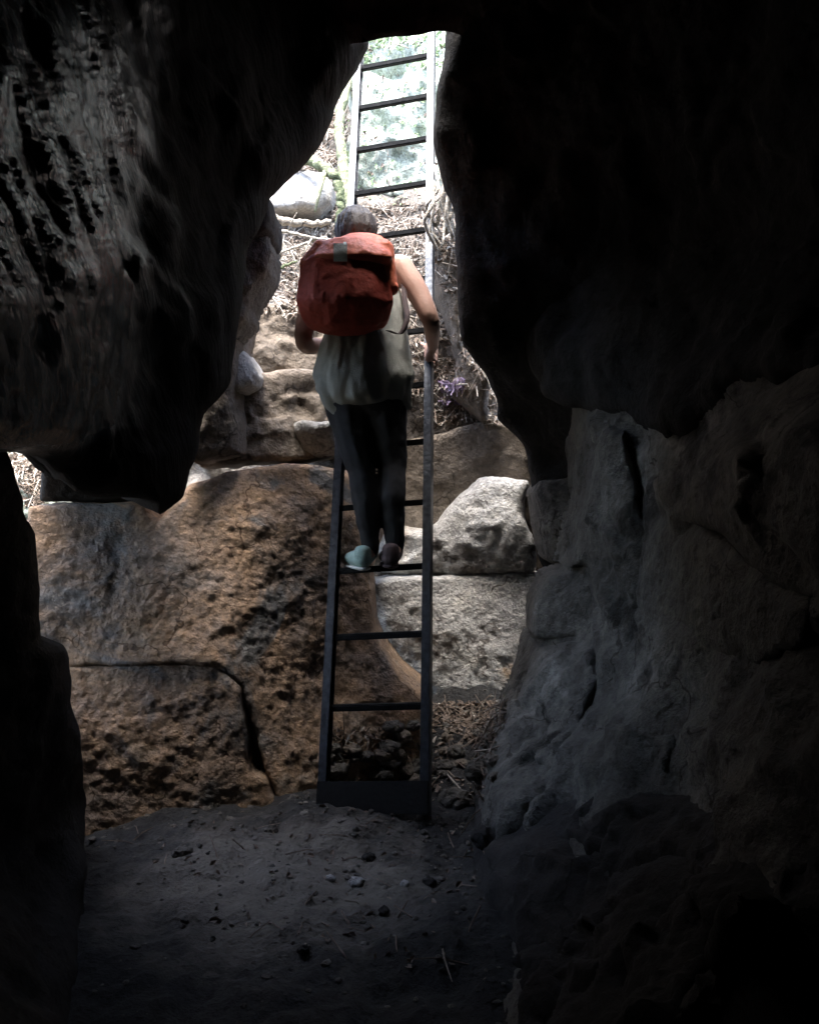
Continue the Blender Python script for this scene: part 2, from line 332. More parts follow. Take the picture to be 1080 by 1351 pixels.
# right wall, lower grey rock
RC = [(640, 1050, 3.25), (628, 1150, 3.05), (700, 850, 3.75), (752, 600, 3.75), (800, 600, 3.3), (850, 780, 2.98), (885, 650, 2.72), (1080, 600, 1.72), (1080, 1000, 1.62), (1080, 1300, 1.4), (760, 1200, 2.5), (700, 1350, 2.15),
     (1700, 800, 1.1), (1700, 1800, .9), (900, 900, 2.5), (1000, 450, 2.7), (600, 1900, 1.3)]
rcf = rbf(RC)
def proud(pts, o):
    """depths standing o metres proud of the right wall"""
    return [(x, y, float(rcf(np.array([x*1.0]), np.array([y*1.0]))[0])-o) for x, y in pts]
tag(rock('cave_wall_right', [(752, 532), (800, 498), (1000, 430), (1700, 330), (1700, 1900), (560, 1900), (628, 1150), (634, 1090), (642, 1010), (658, 965), (682, 915),
    (696, 850), (712, 795), (738, 757), (762, 700), (748, 640), (745, 590)],
    RC,
    (.35, .5, 0), M['grey'], step=5, rnd=80, rnd_depth=.28, relief=[('n', 1.3, .13), ('f', 2.2, .05), ('f', 6, .015), ('n', 8, .018), ('n', 30, .006)], seed=5), kind='structure')
tag(rock('cave_wall_right', [(676, 440), (716, 520), (770, 536), (838, 556), (880, 590), (930, 566), (985, 520), (1080, 500), (1700, 440), (1700, 60), (760, 160), (690, 330)],
    proud([(676, 440), (770, 530), (860, 580), (985, 520), (1080, 500), (1700, 440), (800, 300), (1080, 250), (1700, 60)], .16), (.3, .3, .3), M['black'], step=5, rnd=70, rnd_depth=.22, relief=RL, seed=61, jag=7), kind='structure')
GR = 'blocks of the right hand wall'
CR = [('n', 1.8, .06), ('f', 3, .06), ('f', 7, .03), ('n', 9, .016), ('n', 30, .008)]
CL = [('n', 2, .02), ('f', 5, .02), ('n', 10, .01), ('n', 30, .006)]
def rblk(label, *a, **k): return tag(rock('sandstone_block', *a, **k), label, 'rock block', GR)
# near dark pillar at the left
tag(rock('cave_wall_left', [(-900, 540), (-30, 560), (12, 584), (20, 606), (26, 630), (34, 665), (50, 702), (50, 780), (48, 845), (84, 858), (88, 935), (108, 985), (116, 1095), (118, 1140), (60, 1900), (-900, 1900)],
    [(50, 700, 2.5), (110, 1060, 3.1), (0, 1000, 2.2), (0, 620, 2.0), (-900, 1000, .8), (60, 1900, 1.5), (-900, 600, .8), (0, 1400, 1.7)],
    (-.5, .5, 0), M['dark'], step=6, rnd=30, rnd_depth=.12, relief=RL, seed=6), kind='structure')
# ceiling
tag(rock('cave_ceiling', [(-1600, -1500), (-1600, 100), (300, 60), (440, 62), (484, 57), (505, 49), (545, 49), (588, 40), (640, 60), (1000, 100), (2600, 100), (2600, -1500)],
    [(484, 60, 3.6), (588, 40, 3.6), (540, 48, 3.6), (540, -200, 2.9), (540, -600, 1.8), (540, -1500, 1.0), (-1600, 0, 2.2), (2600, 0, 2.2), (-1600, -1500, .8), (2600, -1500, .8)],
    (0, -.25, .45), M['dark'], step=10, rnd=40, rnd_depth=-.02, relief=RL, seed=7), kind='structure')
tag(boxrock('cave_ceiling', (0, -1.2, 3.05), (7, 6.4, .5), 40, M['dark'], RL), kind='structure')
tag(boxrock('cave_wall_left', (-2.3, -.8, 1.3), (1.2, 5.6, 4), 30, M['dark'], RL), kind='structure')
tag(boxrock('cave_wall_right', (2.4, -.8, 1.3), (1.2, 5.6, 4), 30, M['dark'], RL), kind='structure')
tag(boxrock('cave_wall_back', (0, -3.6, 1.3), (5.5, .8, 4), 30, M['dark'], RL), kind='structure')
# floor, rising into rubble behind the ladder
def floor_h(x, y):
    P = np.stack([x, y, 0*x], -1)
    h = .06*fbm(P*.9, 3) + .04*fbm(P*3, 4) + .02*fbm(P*11, 5) + .014*np.maximum(fbm(P*24, 8), .15)
    h = h + .32*np.clip((y-3.75)/.8, 0, 1)**1.2*(1/(1+np.exp(-(x+.05)*5)))
    h = h + .05*np.exp(-((x+.35)**2/.3+(y-3.5)**2/.1))
    return h
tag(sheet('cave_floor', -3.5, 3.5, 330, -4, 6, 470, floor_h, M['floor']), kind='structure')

# ------------------------------------------------------------------ sandstone blocks
BR = [('n', 1.8, .03), ('f', 3.0, .012), ('n', 7, .010), ('n', 18, .010), ('n', 45, .006)]
G = 'sandstone blocks stacked round the ladder'
def blk(label, *a, **k): return tag(rock('sandstone_block', *a, **k), label, 'rock block', G)
WR = [('n', 1.8, .03), ('f', 3.0, .010), ('n', 9, .008), ('n', 22, .008), ('n', 50, .005)]
blk('huge ochre slab with grey stains left of the ladder, passing behind its foot',
    [(38, 668), (60, 664), (190, 664), (208, 690), (250, 640), (300, 622), (388, 612), (440, 618), (500, 640), (505, 700), (488, 760), (492, 800), (500, 850), (530, 895), (558, 920), (560, 1000), (540, 1100),
     (374, 1100), (368, 1068), (354, 1026), (339, 970), (318, 908), (284, 879), (230, 876), (90, 881), (40, 850), (20, 760)],
    [(60, 670, 3.72), (240, 670, 3.84), (390, 615, 4.12), (500, 640, 4.32), (488, 760, 4.18), (80, 870, 3.58), (280, 870, 3.64), (320, 740, 3.84), (170, 760, 3.66), (400, 700, 4.02),
     (330, 920, 3.70), (500, 850, 4.12), (558, 920, 4.1), (400, 1060, 3.72), (540, 1080, 3.95), (430, 880, 3.98), (364, 1040, 3.66)],
    .45, M['warm'], step=2.8, rnd=7, rnd_depth=.03, relief=WR, seed=11)
blk('ochre sandstone block at floor level with a black wedge crack on its right side',
    [(70, 878), (230, 873), (286, 877), (319, 908), (322, 945), (326, 1000), (331, 1020), (354, 1028), (369, 1068), (372, 1110), (80, 1140), (70, 1000)],
    [(80, 890, 3.56), (300, 890, 3.66), (366, 1060, 3.64), (100, 1100, 3.42), (220, 1000, 3.53)],
    .5, M['warm'], step=2.8, rnd=7, rnd_depth=.035, relief=WR, seed=12)
blk('pale brightly lit sandstone block low behind the right rail of the ladder',
    [(470, 770), (520, 762), (620, 758), (716, 756), (722, 790), (712, 850), (700, 900), (690, 1010), (470, 1010)],
    [(480, 770, 4.62), (620, 758, 4.65), (715, 760, 4.6), (700, 900, 4.5), (560, 960, 4.6), (630, 850, 4.58)],
    .4, M['pale'], step=3, rnd=7, rnd_depth=.035, relief=BR, seed=14)
blk('pale chipped sandstone block right of the ladder with a rounded upper left corner',
    [(560, 700), (578, 690), (602, 660), (632, 632), (665, 628), (697, 634), (694, 680), (704, 720), (706, 752), (640, 760), (560, 758), (500, 756), (500, 690)],
    [(510, 700, 4.75), (570, 700, 4.7), (600, 740, 4.66), (640, 640, 4.62), (690, 640, 4.58), (700, 750, 4.58), (655, 690, 4.52)],
    .35, M['pale'], step=3, rnd=14, rnd_depth=.08, relief=[('n', 2.2, .04), ('f', 5, .05), ('f', 12, .014), ('n', 20, .01)], seed=15)
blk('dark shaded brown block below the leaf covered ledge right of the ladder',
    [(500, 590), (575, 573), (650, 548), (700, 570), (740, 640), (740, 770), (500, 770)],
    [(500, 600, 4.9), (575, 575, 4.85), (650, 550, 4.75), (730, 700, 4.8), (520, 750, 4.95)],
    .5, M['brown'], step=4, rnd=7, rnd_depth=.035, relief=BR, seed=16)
blk('small grey sandstone block wedged right of the tall black crack',
    [(704, 650), (716, 634), (755, 630), (772, 640), (775, 700), (745, 752), (722, 740), (712, 700)],
    [(710, 650, 4.1), (770, 640, 3.9), (740, 750, 4.0), (740, 690, 3.95)],
    .3, M['grey'], step=3, rnd=16, rnd_depth=.08, relief=BR, seed=17)
blk('flat sided grey block in the right wall under the small wedged one',
    [(722, 760), (770, 748), (786, 790), (792, 828), (770, 842), (704, 842), (706, 800)],
    [(706, 800, 3.75), (770, 750, 3.65), (790, 830, 3.5), (710, 840, 3.7)],
    .3, M['grey'], step=3, rnd=8, rnd_depth=.05, relief=[('n', 2.5, .02), ('f', 8, .01)], seed=18)
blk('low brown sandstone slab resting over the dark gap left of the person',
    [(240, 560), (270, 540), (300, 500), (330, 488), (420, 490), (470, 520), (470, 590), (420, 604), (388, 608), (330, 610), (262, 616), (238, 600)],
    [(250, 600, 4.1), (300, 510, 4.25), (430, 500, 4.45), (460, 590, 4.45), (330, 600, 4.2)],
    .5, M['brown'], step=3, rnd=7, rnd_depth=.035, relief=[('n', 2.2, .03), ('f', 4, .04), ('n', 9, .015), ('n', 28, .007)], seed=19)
blk('small pale lit block set in the slab just left of the thighs',
    [(388, 560), (398, 554), (440, 556), (446, 600), (420, 603), (392, 601)],
    [(390, 560, 4.3), (440, 600, 4.3), (415, 580, 4.27)],
    .2, M['pale'], step=2, rnd=12, rnd_depth=.05, relief=[('f', 9, .03), ('n', 20, .01)], seed=20)
blk('layered brown ledge block below the leaf litter left of the person',
    [(300, 420), (330, 402), (440, 396), (480, 430), (480, 560), (320, 548), (296, 500)],
    [(310, 420, 4.55), (440, 400, 4.75), (440, 520, 4.6), (310, 530, 4.45)],
    .4, M['brown'], step=3, rnd=7, rnd_depth=.035, relief=[('n', 2, .03), ('s', 4, .02), ('f', 6, .03), ('n', 9, .015), ('n', 30, .007)], seed=21)
blk('tall narrow pale sandstone column catching light at the left edge of the opening',
    [(322, 318), (340, 308), (354, 306), (357, 330), (352, 356), (338, 378), (324, 400), (322, 420), (300, 440), (290, 380)],
    [(325, 320, 3.75), (355, 310, 3.85), (325, 400, 3.8)],
    .35, M['grey'], step=2.5, rnd=8, rnd_depth=.05, relief=[('n', 3, .03), ('f', 7, .03), ('n', 20, .01)], seed=22)
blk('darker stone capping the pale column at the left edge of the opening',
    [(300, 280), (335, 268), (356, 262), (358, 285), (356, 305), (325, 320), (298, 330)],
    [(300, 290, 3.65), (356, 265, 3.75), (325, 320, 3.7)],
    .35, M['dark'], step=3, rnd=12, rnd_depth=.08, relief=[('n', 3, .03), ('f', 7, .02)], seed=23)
blk('small rounded pale block jutting out at the foot of the left column',
    [(302, 466), (318, 458), (330, 474), (341, 495), (336, 508), (318, 517), (300, 514)],
    [(305, 470, 4.05), (340, 500, 4.1), (318, 515, 4.05)],
    .3, M['pale'], step=2, rnd=14, rnd_depth=.08, relief=[('f', 8, .02), ('n', 20, .01)], seed=24)
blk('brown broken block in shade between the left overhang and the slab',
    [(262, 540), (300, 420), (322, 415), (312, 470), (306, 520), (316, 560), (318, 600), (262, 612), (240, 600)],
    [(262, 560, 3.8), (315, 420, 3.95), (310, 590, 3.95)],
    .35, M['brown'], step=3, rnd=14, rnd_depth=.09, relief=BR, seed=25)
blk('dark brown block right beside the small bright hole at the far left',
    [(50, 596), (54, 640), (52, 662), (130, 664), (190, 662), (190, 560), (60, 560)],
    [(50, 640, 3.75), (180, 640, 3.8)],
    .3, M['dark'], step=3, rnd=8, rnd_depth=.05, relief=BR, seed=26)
blk('dark ledge rock on the right edge of the opening with roots above it',
    [(566, 300), (580, 312), (604, 330), (612, 360), (612, 460), (650, 500), (640, 560), (596, 520), (604, 470), (590, 420), (570, 360)],
    [(570, 300, 4.6), (610, 340, 4.5), (640, 540, 4.6), (600, 450, 4.6)],
    .4, M['brown'], step=3, rnd=14, rnd_depth=.1, relief=BR, seed=27)

rblk('upper grey rock face at the right border above the black seam',
    [(955, 560), (1010, 500), (1100, 440), (1350, 400), (1350, 900), (1120, 800), (1076, 762), (1040, 722), (990, 704), (950, 690), (930, 640)],
    proud([(950, 650), (1080, 600), (1080, 760), (1300, 600), (1010, 500), (1200, 450), (1300, 850), (1000, 600)], .10),
    .4, M['grey'], step=3.5, rnd=24, rnd_depth=.1, relief=CL, seed=51)
rblk('grey chipped rock bulging below the black seam at the right',
    [(880, 720), (925, 684), (985, 716), (1035, 752), (1078, 800), (1062, 850), (1000, 884), (905, 856), (868, 806)],
    proud([(880, 730), (1070, 800), (1000, 870), (970, 780), (930, 700), (900, 850)], .09),
    .4, M['grey'], step=3.5, rnd=40, rnd_depth=.14, relief=CL, seed=52)
rblk('tall grey slab with a sharp sloping left ridge right of the black crack',
    [(800, 556), (826, 566), (838, 620), (862, 700), (858, 800), (842, 846), (796, 838), (788, 790), (772, 746), (747, 752), (765, 700), (779, 640), (793, 565)],
    [(750, 750, 3.55), (803, 510, 3.2), (780, 640, 3.3), (850, 800, 3.02), (838, 560, 3.02), (790, 830, 3.22)],
    .4, M['grey'], step=3, rnd=34, rnd_depth=.14, relief=CR, seed=53)
rblk('pale rounded rock low in the middle of the right wall',
    [(815, 965), (860, 938), (905, 948), (935, 1000), (915, 1062), (865, 1075), (825, 1030)],
    [(820, 970, 2.66), (930, 1010, 2.32), (870, 1060, 2.45), (870, 1000, 2.44)],
    .3, M['grey'], step=3.5, rnd=55, rnd_depth=.3, relief=CR, seed=54)
rblk('pale grey foot of the right wall sloping to the floor beside the ladder',
    [(668, 960), (690, 905), (706, 850), (790, 846), (800, 900), (770, 980), (740, 1060), (700, 1110), (640, 1140), (634, 1060), (645, 1010)],
    [(640, 1060, 3.15), (700, 860, 3.6), (790, 860, 3.2), (740, 1060, 2.85), (640, 1130, 2.98)],
    .4, M['grey'], step=3, rnd=50, rnd_depth=.25, relief=CR, seed=55)
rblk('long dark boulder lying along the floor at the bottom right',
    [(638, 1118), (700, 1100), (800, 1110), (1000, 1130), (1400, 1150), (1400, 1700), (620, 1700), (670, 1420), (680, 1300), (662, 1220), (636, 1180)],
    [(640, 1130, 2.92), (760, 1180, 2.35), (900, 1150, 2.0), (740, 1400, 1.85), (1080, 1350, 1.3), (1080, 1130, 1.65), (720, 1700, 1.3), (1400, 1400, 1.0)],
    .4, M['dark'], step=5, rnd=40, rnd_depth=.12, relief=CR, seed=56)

# ------------------------------------------------------------------ outside: hillside, boulders
HC = [(540, 640, 4.95), (300, 640, 4.95), (600, 560, 4.9), (350, 420, 4.95), (600, 420, 4.95), (480, 330, 5.3), (360, 320, 5.25), (600, 250, 5.45), (360, 200, 5.9), (540, 200, 5.9), (540, 40, 6.2),
      (540, -300, 8.5), (-900, 640, 5.2), (-900, -300, 8), (1900, 640, 5.2), (1900, -300, 8), (30, 640, 5.3), (30, 600, 5.45), (30, 1000, 5.0), (540, 1100, 4.9), (1900, 1100, 5), (-900, 1100, 5)]
hill = rbf(HC)
tag(rock('hillside', [(-1000, -420), (1900, -420), (1900, 1100), (-1000, 1100)], HC, (0, 1.5, -.5), M['soil'], step=8, rnd=10, rnd_depth=0,
    relief=[('n', 1.2, .12), ('f', 4, .05), ('n', 9, .03)], seed=31, jag=0), kind='structure')
blk2 = lambda label, *a, **k: tag(rock('boulder', *a, **k), label, 'boulder', 'boulders outside the opening')
blk2('tall mossy rock face behind the topmost rungs of the ladder',
    [(455, 30), (480, -60), (700, -60), (700, 300), (560, 262), (500, 262), (455, 240), (462, 120)],
    [(460, 240, 5.6), (460, 100, 5.75), (560, 240, 5.6), (600, 100, 5.8), (560, 0, 6.2), (690, 200, 5.7)],
    .6, M['moss'], step=2.5, rnd=16, rnd_depth=.15, relief=[('n', 2, .08), ('s', 2.6, .09), ('f', 4, .06), ('f', 14, .02), ('n', 25, .012)], seed=32)
blk2('pale rock seen through the small hole at the far left',
    [(-20, 560), (60, 560), (80, 680), (0, 690)], [(0, 600, 5.0), (60, 600, 5.05), (30, 680, 4.9)],
    .4, M['moss'], step=2, rnd=12, rnd_depth=.08, relief=[('n', 3, .05), ('f', 8, .05), ('n', 20, .02)], seed=35)
blk2('smooth pale boulder blown out white beside the curved root',
    [(340, 262), (365, 240), (400, 222), (428, 228), (440, 244), (438, 268), (420, 280), (350, 282)],
    [(350, 270, 5.2), (400, 225, 5.35), (435, 270, 5.3), (395, 258, 5.15)],
    .4, M['pale'], step=2, rnd=18, rnd_depth=.12, relief=[('n', 3, .03), ('n', 20, .006)], seed=33)

#PART2
# ------------------------------------------------------------------ generic builders
def empty(name, loc):
    o = bpy.data.objects.new(name, None); COL.objects.link(o); o.location = loc; o.empty_display_size = .1; return o
def put(parent, o):
    """hang a mesh built in world coordinates under its thing"""
    o.parent = parent; o.matrix_parent_inverse = Matrix.Translation(parent.location).inverted(); return o
def tube(pts, rad, seg=8, wob=0, seed=0):
    """bent tapering rod; returns verts, faces"""
    pts = [Vector(p) for p in pts]; vs = []; fs = []; rr = random.Random(seed); up = Vector((.3, .2, 1))
    for i, p in enumerate(pts):
        t = (pts[min(i+1, len(pts)-1)]-pts[max(i-1, 0)]).normalized(); a = t.cross(up).normalized(); b = t.cross(a)
        r = rad[i] if hasattr(rad, '__len__') else rad
        for k in range(seg):
            th = 2*math.pi*k/seg; q = r*(1+rr.uniform(-wob, wob)); vs.append(p + a*math.cos(th)*q + b*math.sin(th)*q)
    for i in range(len(pts)-1):
        for k in range(seg): fs.append((i*seg+k, i*seg+(k+1) % seg, (i+1)*seg+(k+1) % seg, (i+1)*seg+k))
    fs.append(tuple(range(seg))[::-1]); fs.append(tuple((len(pts)-1)*seg+k for k in range(seg)))
    return [tuple(v) for v in vs], fs
def smoothpath(ctrl, n=6):
    P = [Vector(c) for c in ctrl]; P = [P[0]*2-P[1]] + P + [P[-1]*2-P[-2]]; out = []
    for i in range(1, len(P)-2):
        for k in range(n):
            t = k/n; a, b, c, d = P[i-1:i+3]
            out.append(.5*((2*b)+(c-a)*t+(2*a-5*b+4*c-d)*t*t+(3*b-a-3*c+d)*t**3))
    out.append(P[-2]); return out
def join_mesh(name, parts, mat, mats=None, smooth=True):
    vs = []; fs = []
    for v, f in parts:
        o = len(vs); vs += [tuple(x) for x in v]; fs += [tuple(i+o for i in q) for q in f]
    return mesh_obj(name, np.array(vs), fs, mat, smooth=smooth)
def bar(c, ax, ay, az, sx, sy, sz, bev=.003):
    """bevelled box with its own axes"""
    bm = bmesh.new(); bmesh.ops.create_cube(bm, size=1)
    for v in bm.verts: v.co = Vector((v.co.x*sx, v.co.y*sy, v.co.z*sz))
    bmesh.ops.bevel(bm, geom=bm.edges[:], offset=bev, segments=2, affect='EDGES')
    vs = [c + ax*v.co.x + ay*v.co.y + az*v.co.z for v in bm.verts]; bm.verts.index_update()
    fs = [tuple(v.index for v in f.verts) for f in bm.faces]; bm.free(); return vs, fs
def hull(*ells, sub=2):
    """convex skin round ellipsoids (centre, radii)"""
    bm = bmesh.new()
    for c, r in ells:
        r = r if hasattr(r, '__len__') else (r, r, r)
        q = bmesh.ops.create_icosphere(bm, subdivisions=sub, radius=1)
        for v in q['verts']: v.co = Vector((v.co.x*r[0]+c[0], v.co.y*r[1]+c[1], v.co.z*r[2]+c[2]))
    if len(ells) > 1:
        res = bmesh.ops.convex_hull(bm, input=bm.verts)
        bmesh.ops.delete(bm, geom=list({g for g in res['geom_interior'] if isinstance(g, bmesh.types.BMVert)}), context='VERTS')
    bm.verts.index_update(); vs = [v.co[:] for v in bm.verts]; fs = [tuple(v.index for v in f.verts) for f in bm.faces]; bm.free()
    return vs, fs
def blend(name, parts, mat, voxel=.008, smooth=4, relief=None, cut=None):
    """one continuous skin over overlapping pieces"""
    o = join_mesh(name+'_src', parts, mat)
    m = o.modifiers.new('r', 'REMESH'); m.mode = 'VOXEL'; m.voxel_size = voxel
    s = o.modifiers.new('s', 'SMOOTH'); s.iterations = smooth; s.factor = .6
    bpy.context.view_layer.update(); ev = o.evaluated_get(bpy.context.evaluated_depsgraph_get()); me = bpy.data.meshes.new_from_object(ev)
    bpy.data.objects.remove(o)
    if relief:
        P = np.array([v.co[:] for v in me.vertices]); N = np.array([v.normal[:] for v in me.vertices]); P = relief(P, N)
        me.vertices.foreach_set('co', P.ravel())
    me.polygons.foreach_set('use_smooth', [True]*len(me.polygons)); me.materials.clear(); me.materials.append(mat); me.update()
    o = bpy.data.objects.new(name, me); COL.objects.link(o); return o

# ------------------------------------------------------------------ ladder
M['steel'] = plain('weathered_steel', (.065, .07, .078), .42, .9, bump=.25, bs=45, var=.25)
M['steel_dark'] = plain('dark_painted_steel', (.006, .006, .006), .7, .0, spec=.15, bump=.3, bs=60, var=.3)
LB = Vector((-.141, 3.515, CAMZ-1.2)); LEAN, SIDE, YAW, LW, RS = .414, .015, -.255, .387, .3
ld = Vector((math.sin(SIDE), math.sin(LEAN)*math.cos(SIDE), math.cos(LEAN)*math.cos(SIDE)))
lr = Vector((math.cos(YAW), math.sin(YAW), 0)); lr = (lr - ld*lr.dot(ld)).normalized(); ln = lr.cross(ld)   # ln points away from the camera
if ln.y < 0: ln = -ln
def lad(k, s): return LB + ld*RS*(k+1) + lr*s       # k = rung number, s = metres right of the centre line
ladder = empty('ladder', lad(-1.4, 0))
tag(ladder, 'long steel ladder leaning from the cave floor up through the bright opening', 'ladder')
RW = .036; LEN0, LEN1 = -1.42, 13.75
for s in (-1, 1):
    c = (lad(LEN0, 0)+lad(LEN1, 0))/2 + lr*s*(LW/2+RW/2); L_ = (LEN1-LEN0)*RS
    parts = [bar(c - ln*.026, lr, ln, ld, RW, .006, L_, .002), bar(c + lr*s*(RW/2-.003), lr, ln, ld, .006, .046, L_, .002), bar(c + ln*.026, lr, ln, ld, RW, .006, L_, .002)]
    put(ladder, join_mesh('rail', parts, M['steel'], smooth=False))
fwd = Vector((lr.y*-1, lr.x, 0)).normalized(); upz = lr.cross(fwd); upz = upz if upz.z > 0 else -upz
for k in range(0, 14):
    put(ladder, join_mesh('rung', [bar(lad(k, 0), lr, fwd, upz, LW+.02, .034, .026, .004)], M['steel_dark'], smooth=False))
put(ladder, join_mesh('foot_plate', [bar(lad(-1.2, 0)-ln*.034, lr, ln, ld, LW+RW*2-.002, .008, .125, .002)], M['steel_dark'], smooth=False))

# ------------------------------------------------------------------ person
M['skin'] = plain('skin', (.42, .25, .19), .55, bump=.1, bs=90, var=.06)
M['hair'] = plain('hair', (.05, .04, .035), .6, bump=.4, bs=110, var=.2)
M['shirt'] = plain('shirt_cloth', (.29, .29, .255), .9, bump=.35, bs=240, var=.1)
M['leggings'] = plain('black_cloth', (.012, .012, .014), .85, bump=.2, bs=200)
M['shoe'] = plain('mint_shoe', (.30, .42, .38), .8, bump=.3, bs=160, var=.1)
M['shoe2'] = plain('shoe_sole', (.6, .6, .57), .8, bump=.2, bs=90, var=.15)
M['cover'] = plain('orange_nylon', (.72, .17, .08), .55, bump=.5, bs=55, var=.12)
M['cover_shade'] = plain('shaded_orange_nylon', (.42, .058, .03), .75, bump=.5, bs=50, var=.15)  # darker copy of the orange cover, shade put into the colour
M['patch'] = plain('grey_patch', (.30, .31, .27), .7, bump=.2, bs=120, var=.1)
M['white'] = plain('white_print', (.8, .8, .76), .6)
M['strap'] = plain('dark_webbing', (.05, .03, .03), .8, bump=.3, bs=200)
person = empty('person', (-.15, 3.88, .98))
tag(person, 'person seen from behind climbing the ladder in light sleeveless top and black leggings', 'person')
pel = V(481, 520, 3.95); wst = V(480, 450, 3.98); cst = V(478, 378, 4.02); shl = V(476, 348, 4.04); hd = V(470, 307, 4.03)
railR = lad(5.48, LW/2+RW/2); railL = lad(5.75, -LW/2-RW/2)
shR = V(528, 352, 4.02); elR = V(568, 424, 3.95); haR = railR - ln*.045 + lr*.03
shL = V(424, 352, 4.02); elL = V(401, 452, 3.94); haL = railL - ln*.045 - lr*.012
body = [hull((pel, (.16, .12, .1)), (wst, (.13, .095, .08))), hull((wst, (.13, .095, .08)), (cst, (.165, .115, .1))), hull((cst, (.165, .115, .1)), (shl, (.17, .075, .05))),
        hull((shl, .06), (hd-Vector((0, 0, .05)), .05)), hull((hd, (.078, .098, .105)), (hd+Vector((0, .03, -.04)), (.06, .075, .085))),
        hull((shl, .05), (shR, .055)), hull((shl, .05), (shL, .055))]
body.append(hull((hd+Vector((0, .105, -.02)), .012), (hd+Vector((0, .095, .01)), .01)))        # nose
for s in (-1, 1): body.append(hull((hd+Vector((s*.083, .0, -.01)), (.012, .022, .032))))            # ears
for sh, el, ha, s in ((shR, elR, haR, 1), (shL, elL, haL, -1)):
    ap = smoothpath([sh, sh*.5+el*.5+lr*s*.012, el, el*.5+ha*.5, ha-(ha-el).normalized()*.05], 4); ar = np.interp(np.linspace(0, 1, len(ap)), [0, .2, .35, .52, .65, 1], [.058, .054, .047, .039, .038, .026])
    body += [hull((ap[i], ar[i]), (ap[i+1], ar[i+1])) for i in range(len(ap)-1)]
    rc = railR if s > 0 else railL
    wr = ha-(ha-el).normalized()*.05
    out = lr*s
    # palm on the camera side and outer side of the rail, fingers closed round the outer edge to the back, thumb inward over the front
    palm = rc - ln*.045 + out*.006
    body.append(hull((wr, .024), (palm+ld*.03, (.022, .016, .022)), (palm-ld*.03, (.022, .016, .022))))
    for j in range(4):
        a = palm + ld*(.036-.024*j) + out*.018
        l = (1, 1.08, 1.02, .85)[j]
        p1 = rc - ln*.018 + out*(.038) + ld*(.036-.024*j); p2 = rc + ln*.022*l + out*.036 + ld*(.034-.024*j); p3 = rc + ln*.040 + out*(.036-.032*l) + ld*(.032-.024*j)
        for u, v_, r1, r2 in ((a, p1, .0105, .0098), (p1, p2, .0098, .009), (p2, p3, .009, .0075)): body.append(hull((u, r1), (v_, r2), sub=1))
    t0 = palm + ld*.03 - out*.012; t1 = rc - ln*.044 - out*.03 + ld*.055; t2 = rc - ln*.02 - out*.036 + ld*.075
    body += [hull((t0, .013), (t1, .011), sub=1), hull((t1, .011), (t2, .009), sub=1)]
hipL = V(459, 535, 3.95); hipR = V(507, 535, 3.95)
kneL = V(476, 618, 3.89); kneR = V(517, 612, 3.93)
mL = V(483, 662, 3.85); mR = V(517, 655, 3.86)
ankL = V(489, 724, 3.85); ankR = V(521, 722, 3.85)
legs = lambda e: [hull((pel, (.165+e, .125+e, .09+e)), (hipL, .108+e)), hull((pel, (.165+e, .125+e, .09+e)), (hipR, .108+e)), hull((hipL, .104+e), (kneL, .062+e)), hull((hipR, .102+e), (kneR, .066+e)),
        hull((kneL, .059+e), (mL, .06+e)), hull((mL, .06+e), (ankL, .036+e)), hull((kneR, .062+e), (mR, .06+e)), hull((mR, .06+e), (ankR, .038+e))]
soleL = lad(2, -.115); soleR = lad(2, .035)
def foot(ank, sole, turn, e=0):
    f = Vector((turn, 1, 0)).normalized(); z = Vector((0, 0, 1)); base = Vector((sole.x, sole.y, sole.z+.013+.035))
    heel = base - f*.085 + z*.004; ball = base + f*.07; toe = base + f*.135
    heel.x = .5*heel.x + .5*ank.x
    return [hull((ank, .034+e), (heel, (.03+e, .036+e, .03+e))), hull((heel, (.031+e, .036+e, .03+e)), (ball, (.042+e, .04+e, .024+e)), (ank+f*.04-z*.02, .028+e)), hull((ball, (.042+e, .04+e, .024+e)), (toe, (.034+e, .03+e, .02+e)))], (heel, ball, toe)
fl, _ = foot(ankL, soleL, -.08); fr, _ = foot(ankR, soleR, .05)
put(person, blend('body', body + legs(-.006) + fl + fr, M['skin'], .0065, 5))
def folds(P, N):
    d = .014*fbm(P*np.array([11, 11, 3.2]), 61, 4) + .018*(.5-np.abs(fbm(P*np.array([7, 7, 2.0]), 64, 3)))
    return P + N*d[:, None]
cr = lambda a, e=0: (a[0]+e, a[1]+e, a[2]+e)
S1, S2, S3, S4 = V(478, 385, 4.02), V(481, 440, 3.98), V(479, 496, 3.94), V(482, 524, 3.94)
put(person, blend('tank_top', [hull((S1, (.172, .125, .09)), (S2, (.185, .13, .06))), hull((S2, (.185, .13, .06)), (S3, (.232, .15, .05))), hull((S3, (.232, .15, .05)), (S4, (.2, .145, .05))),
    hull((S1, (.165, .12, .09)), (shl-Vector((0, 0, .01)), (.12, .08, .05))), hull((V(532, 505, 3.92), .04), (V(537, 536, 3.92), .022), (V(515, 500, 3.9), .05)), hull((V(430, 510, 3.9), .05), (V(447, 540, 3.9), .035))],
    M['shirt'], .009, 4, folds))
put(person, blend('leggings', legs(.002), M['leggings'], .008, 4, lambda P, N: P + N*(.006*fbm(P*14, 71, 3))[:, None]))
hp = [hull((hd+Vector((0, -.012, .008)), (.098, .105, .112)), (hd+Vector((0, -.02, -.05)), (.09, .08, .08)))]
def strands(P, N):
    u = np.stack([np.arctan2(P[:, 0]-hd.x, P[:, 1]-hd.y)*4, P[:, 2]*3, P[:, 1]*5], -1)
    return P + N*(.009*fbm(u*2.2, 81, 4))[:, None]
put(person, blend('hair', hp, M['hair'], .006, 3, strands))
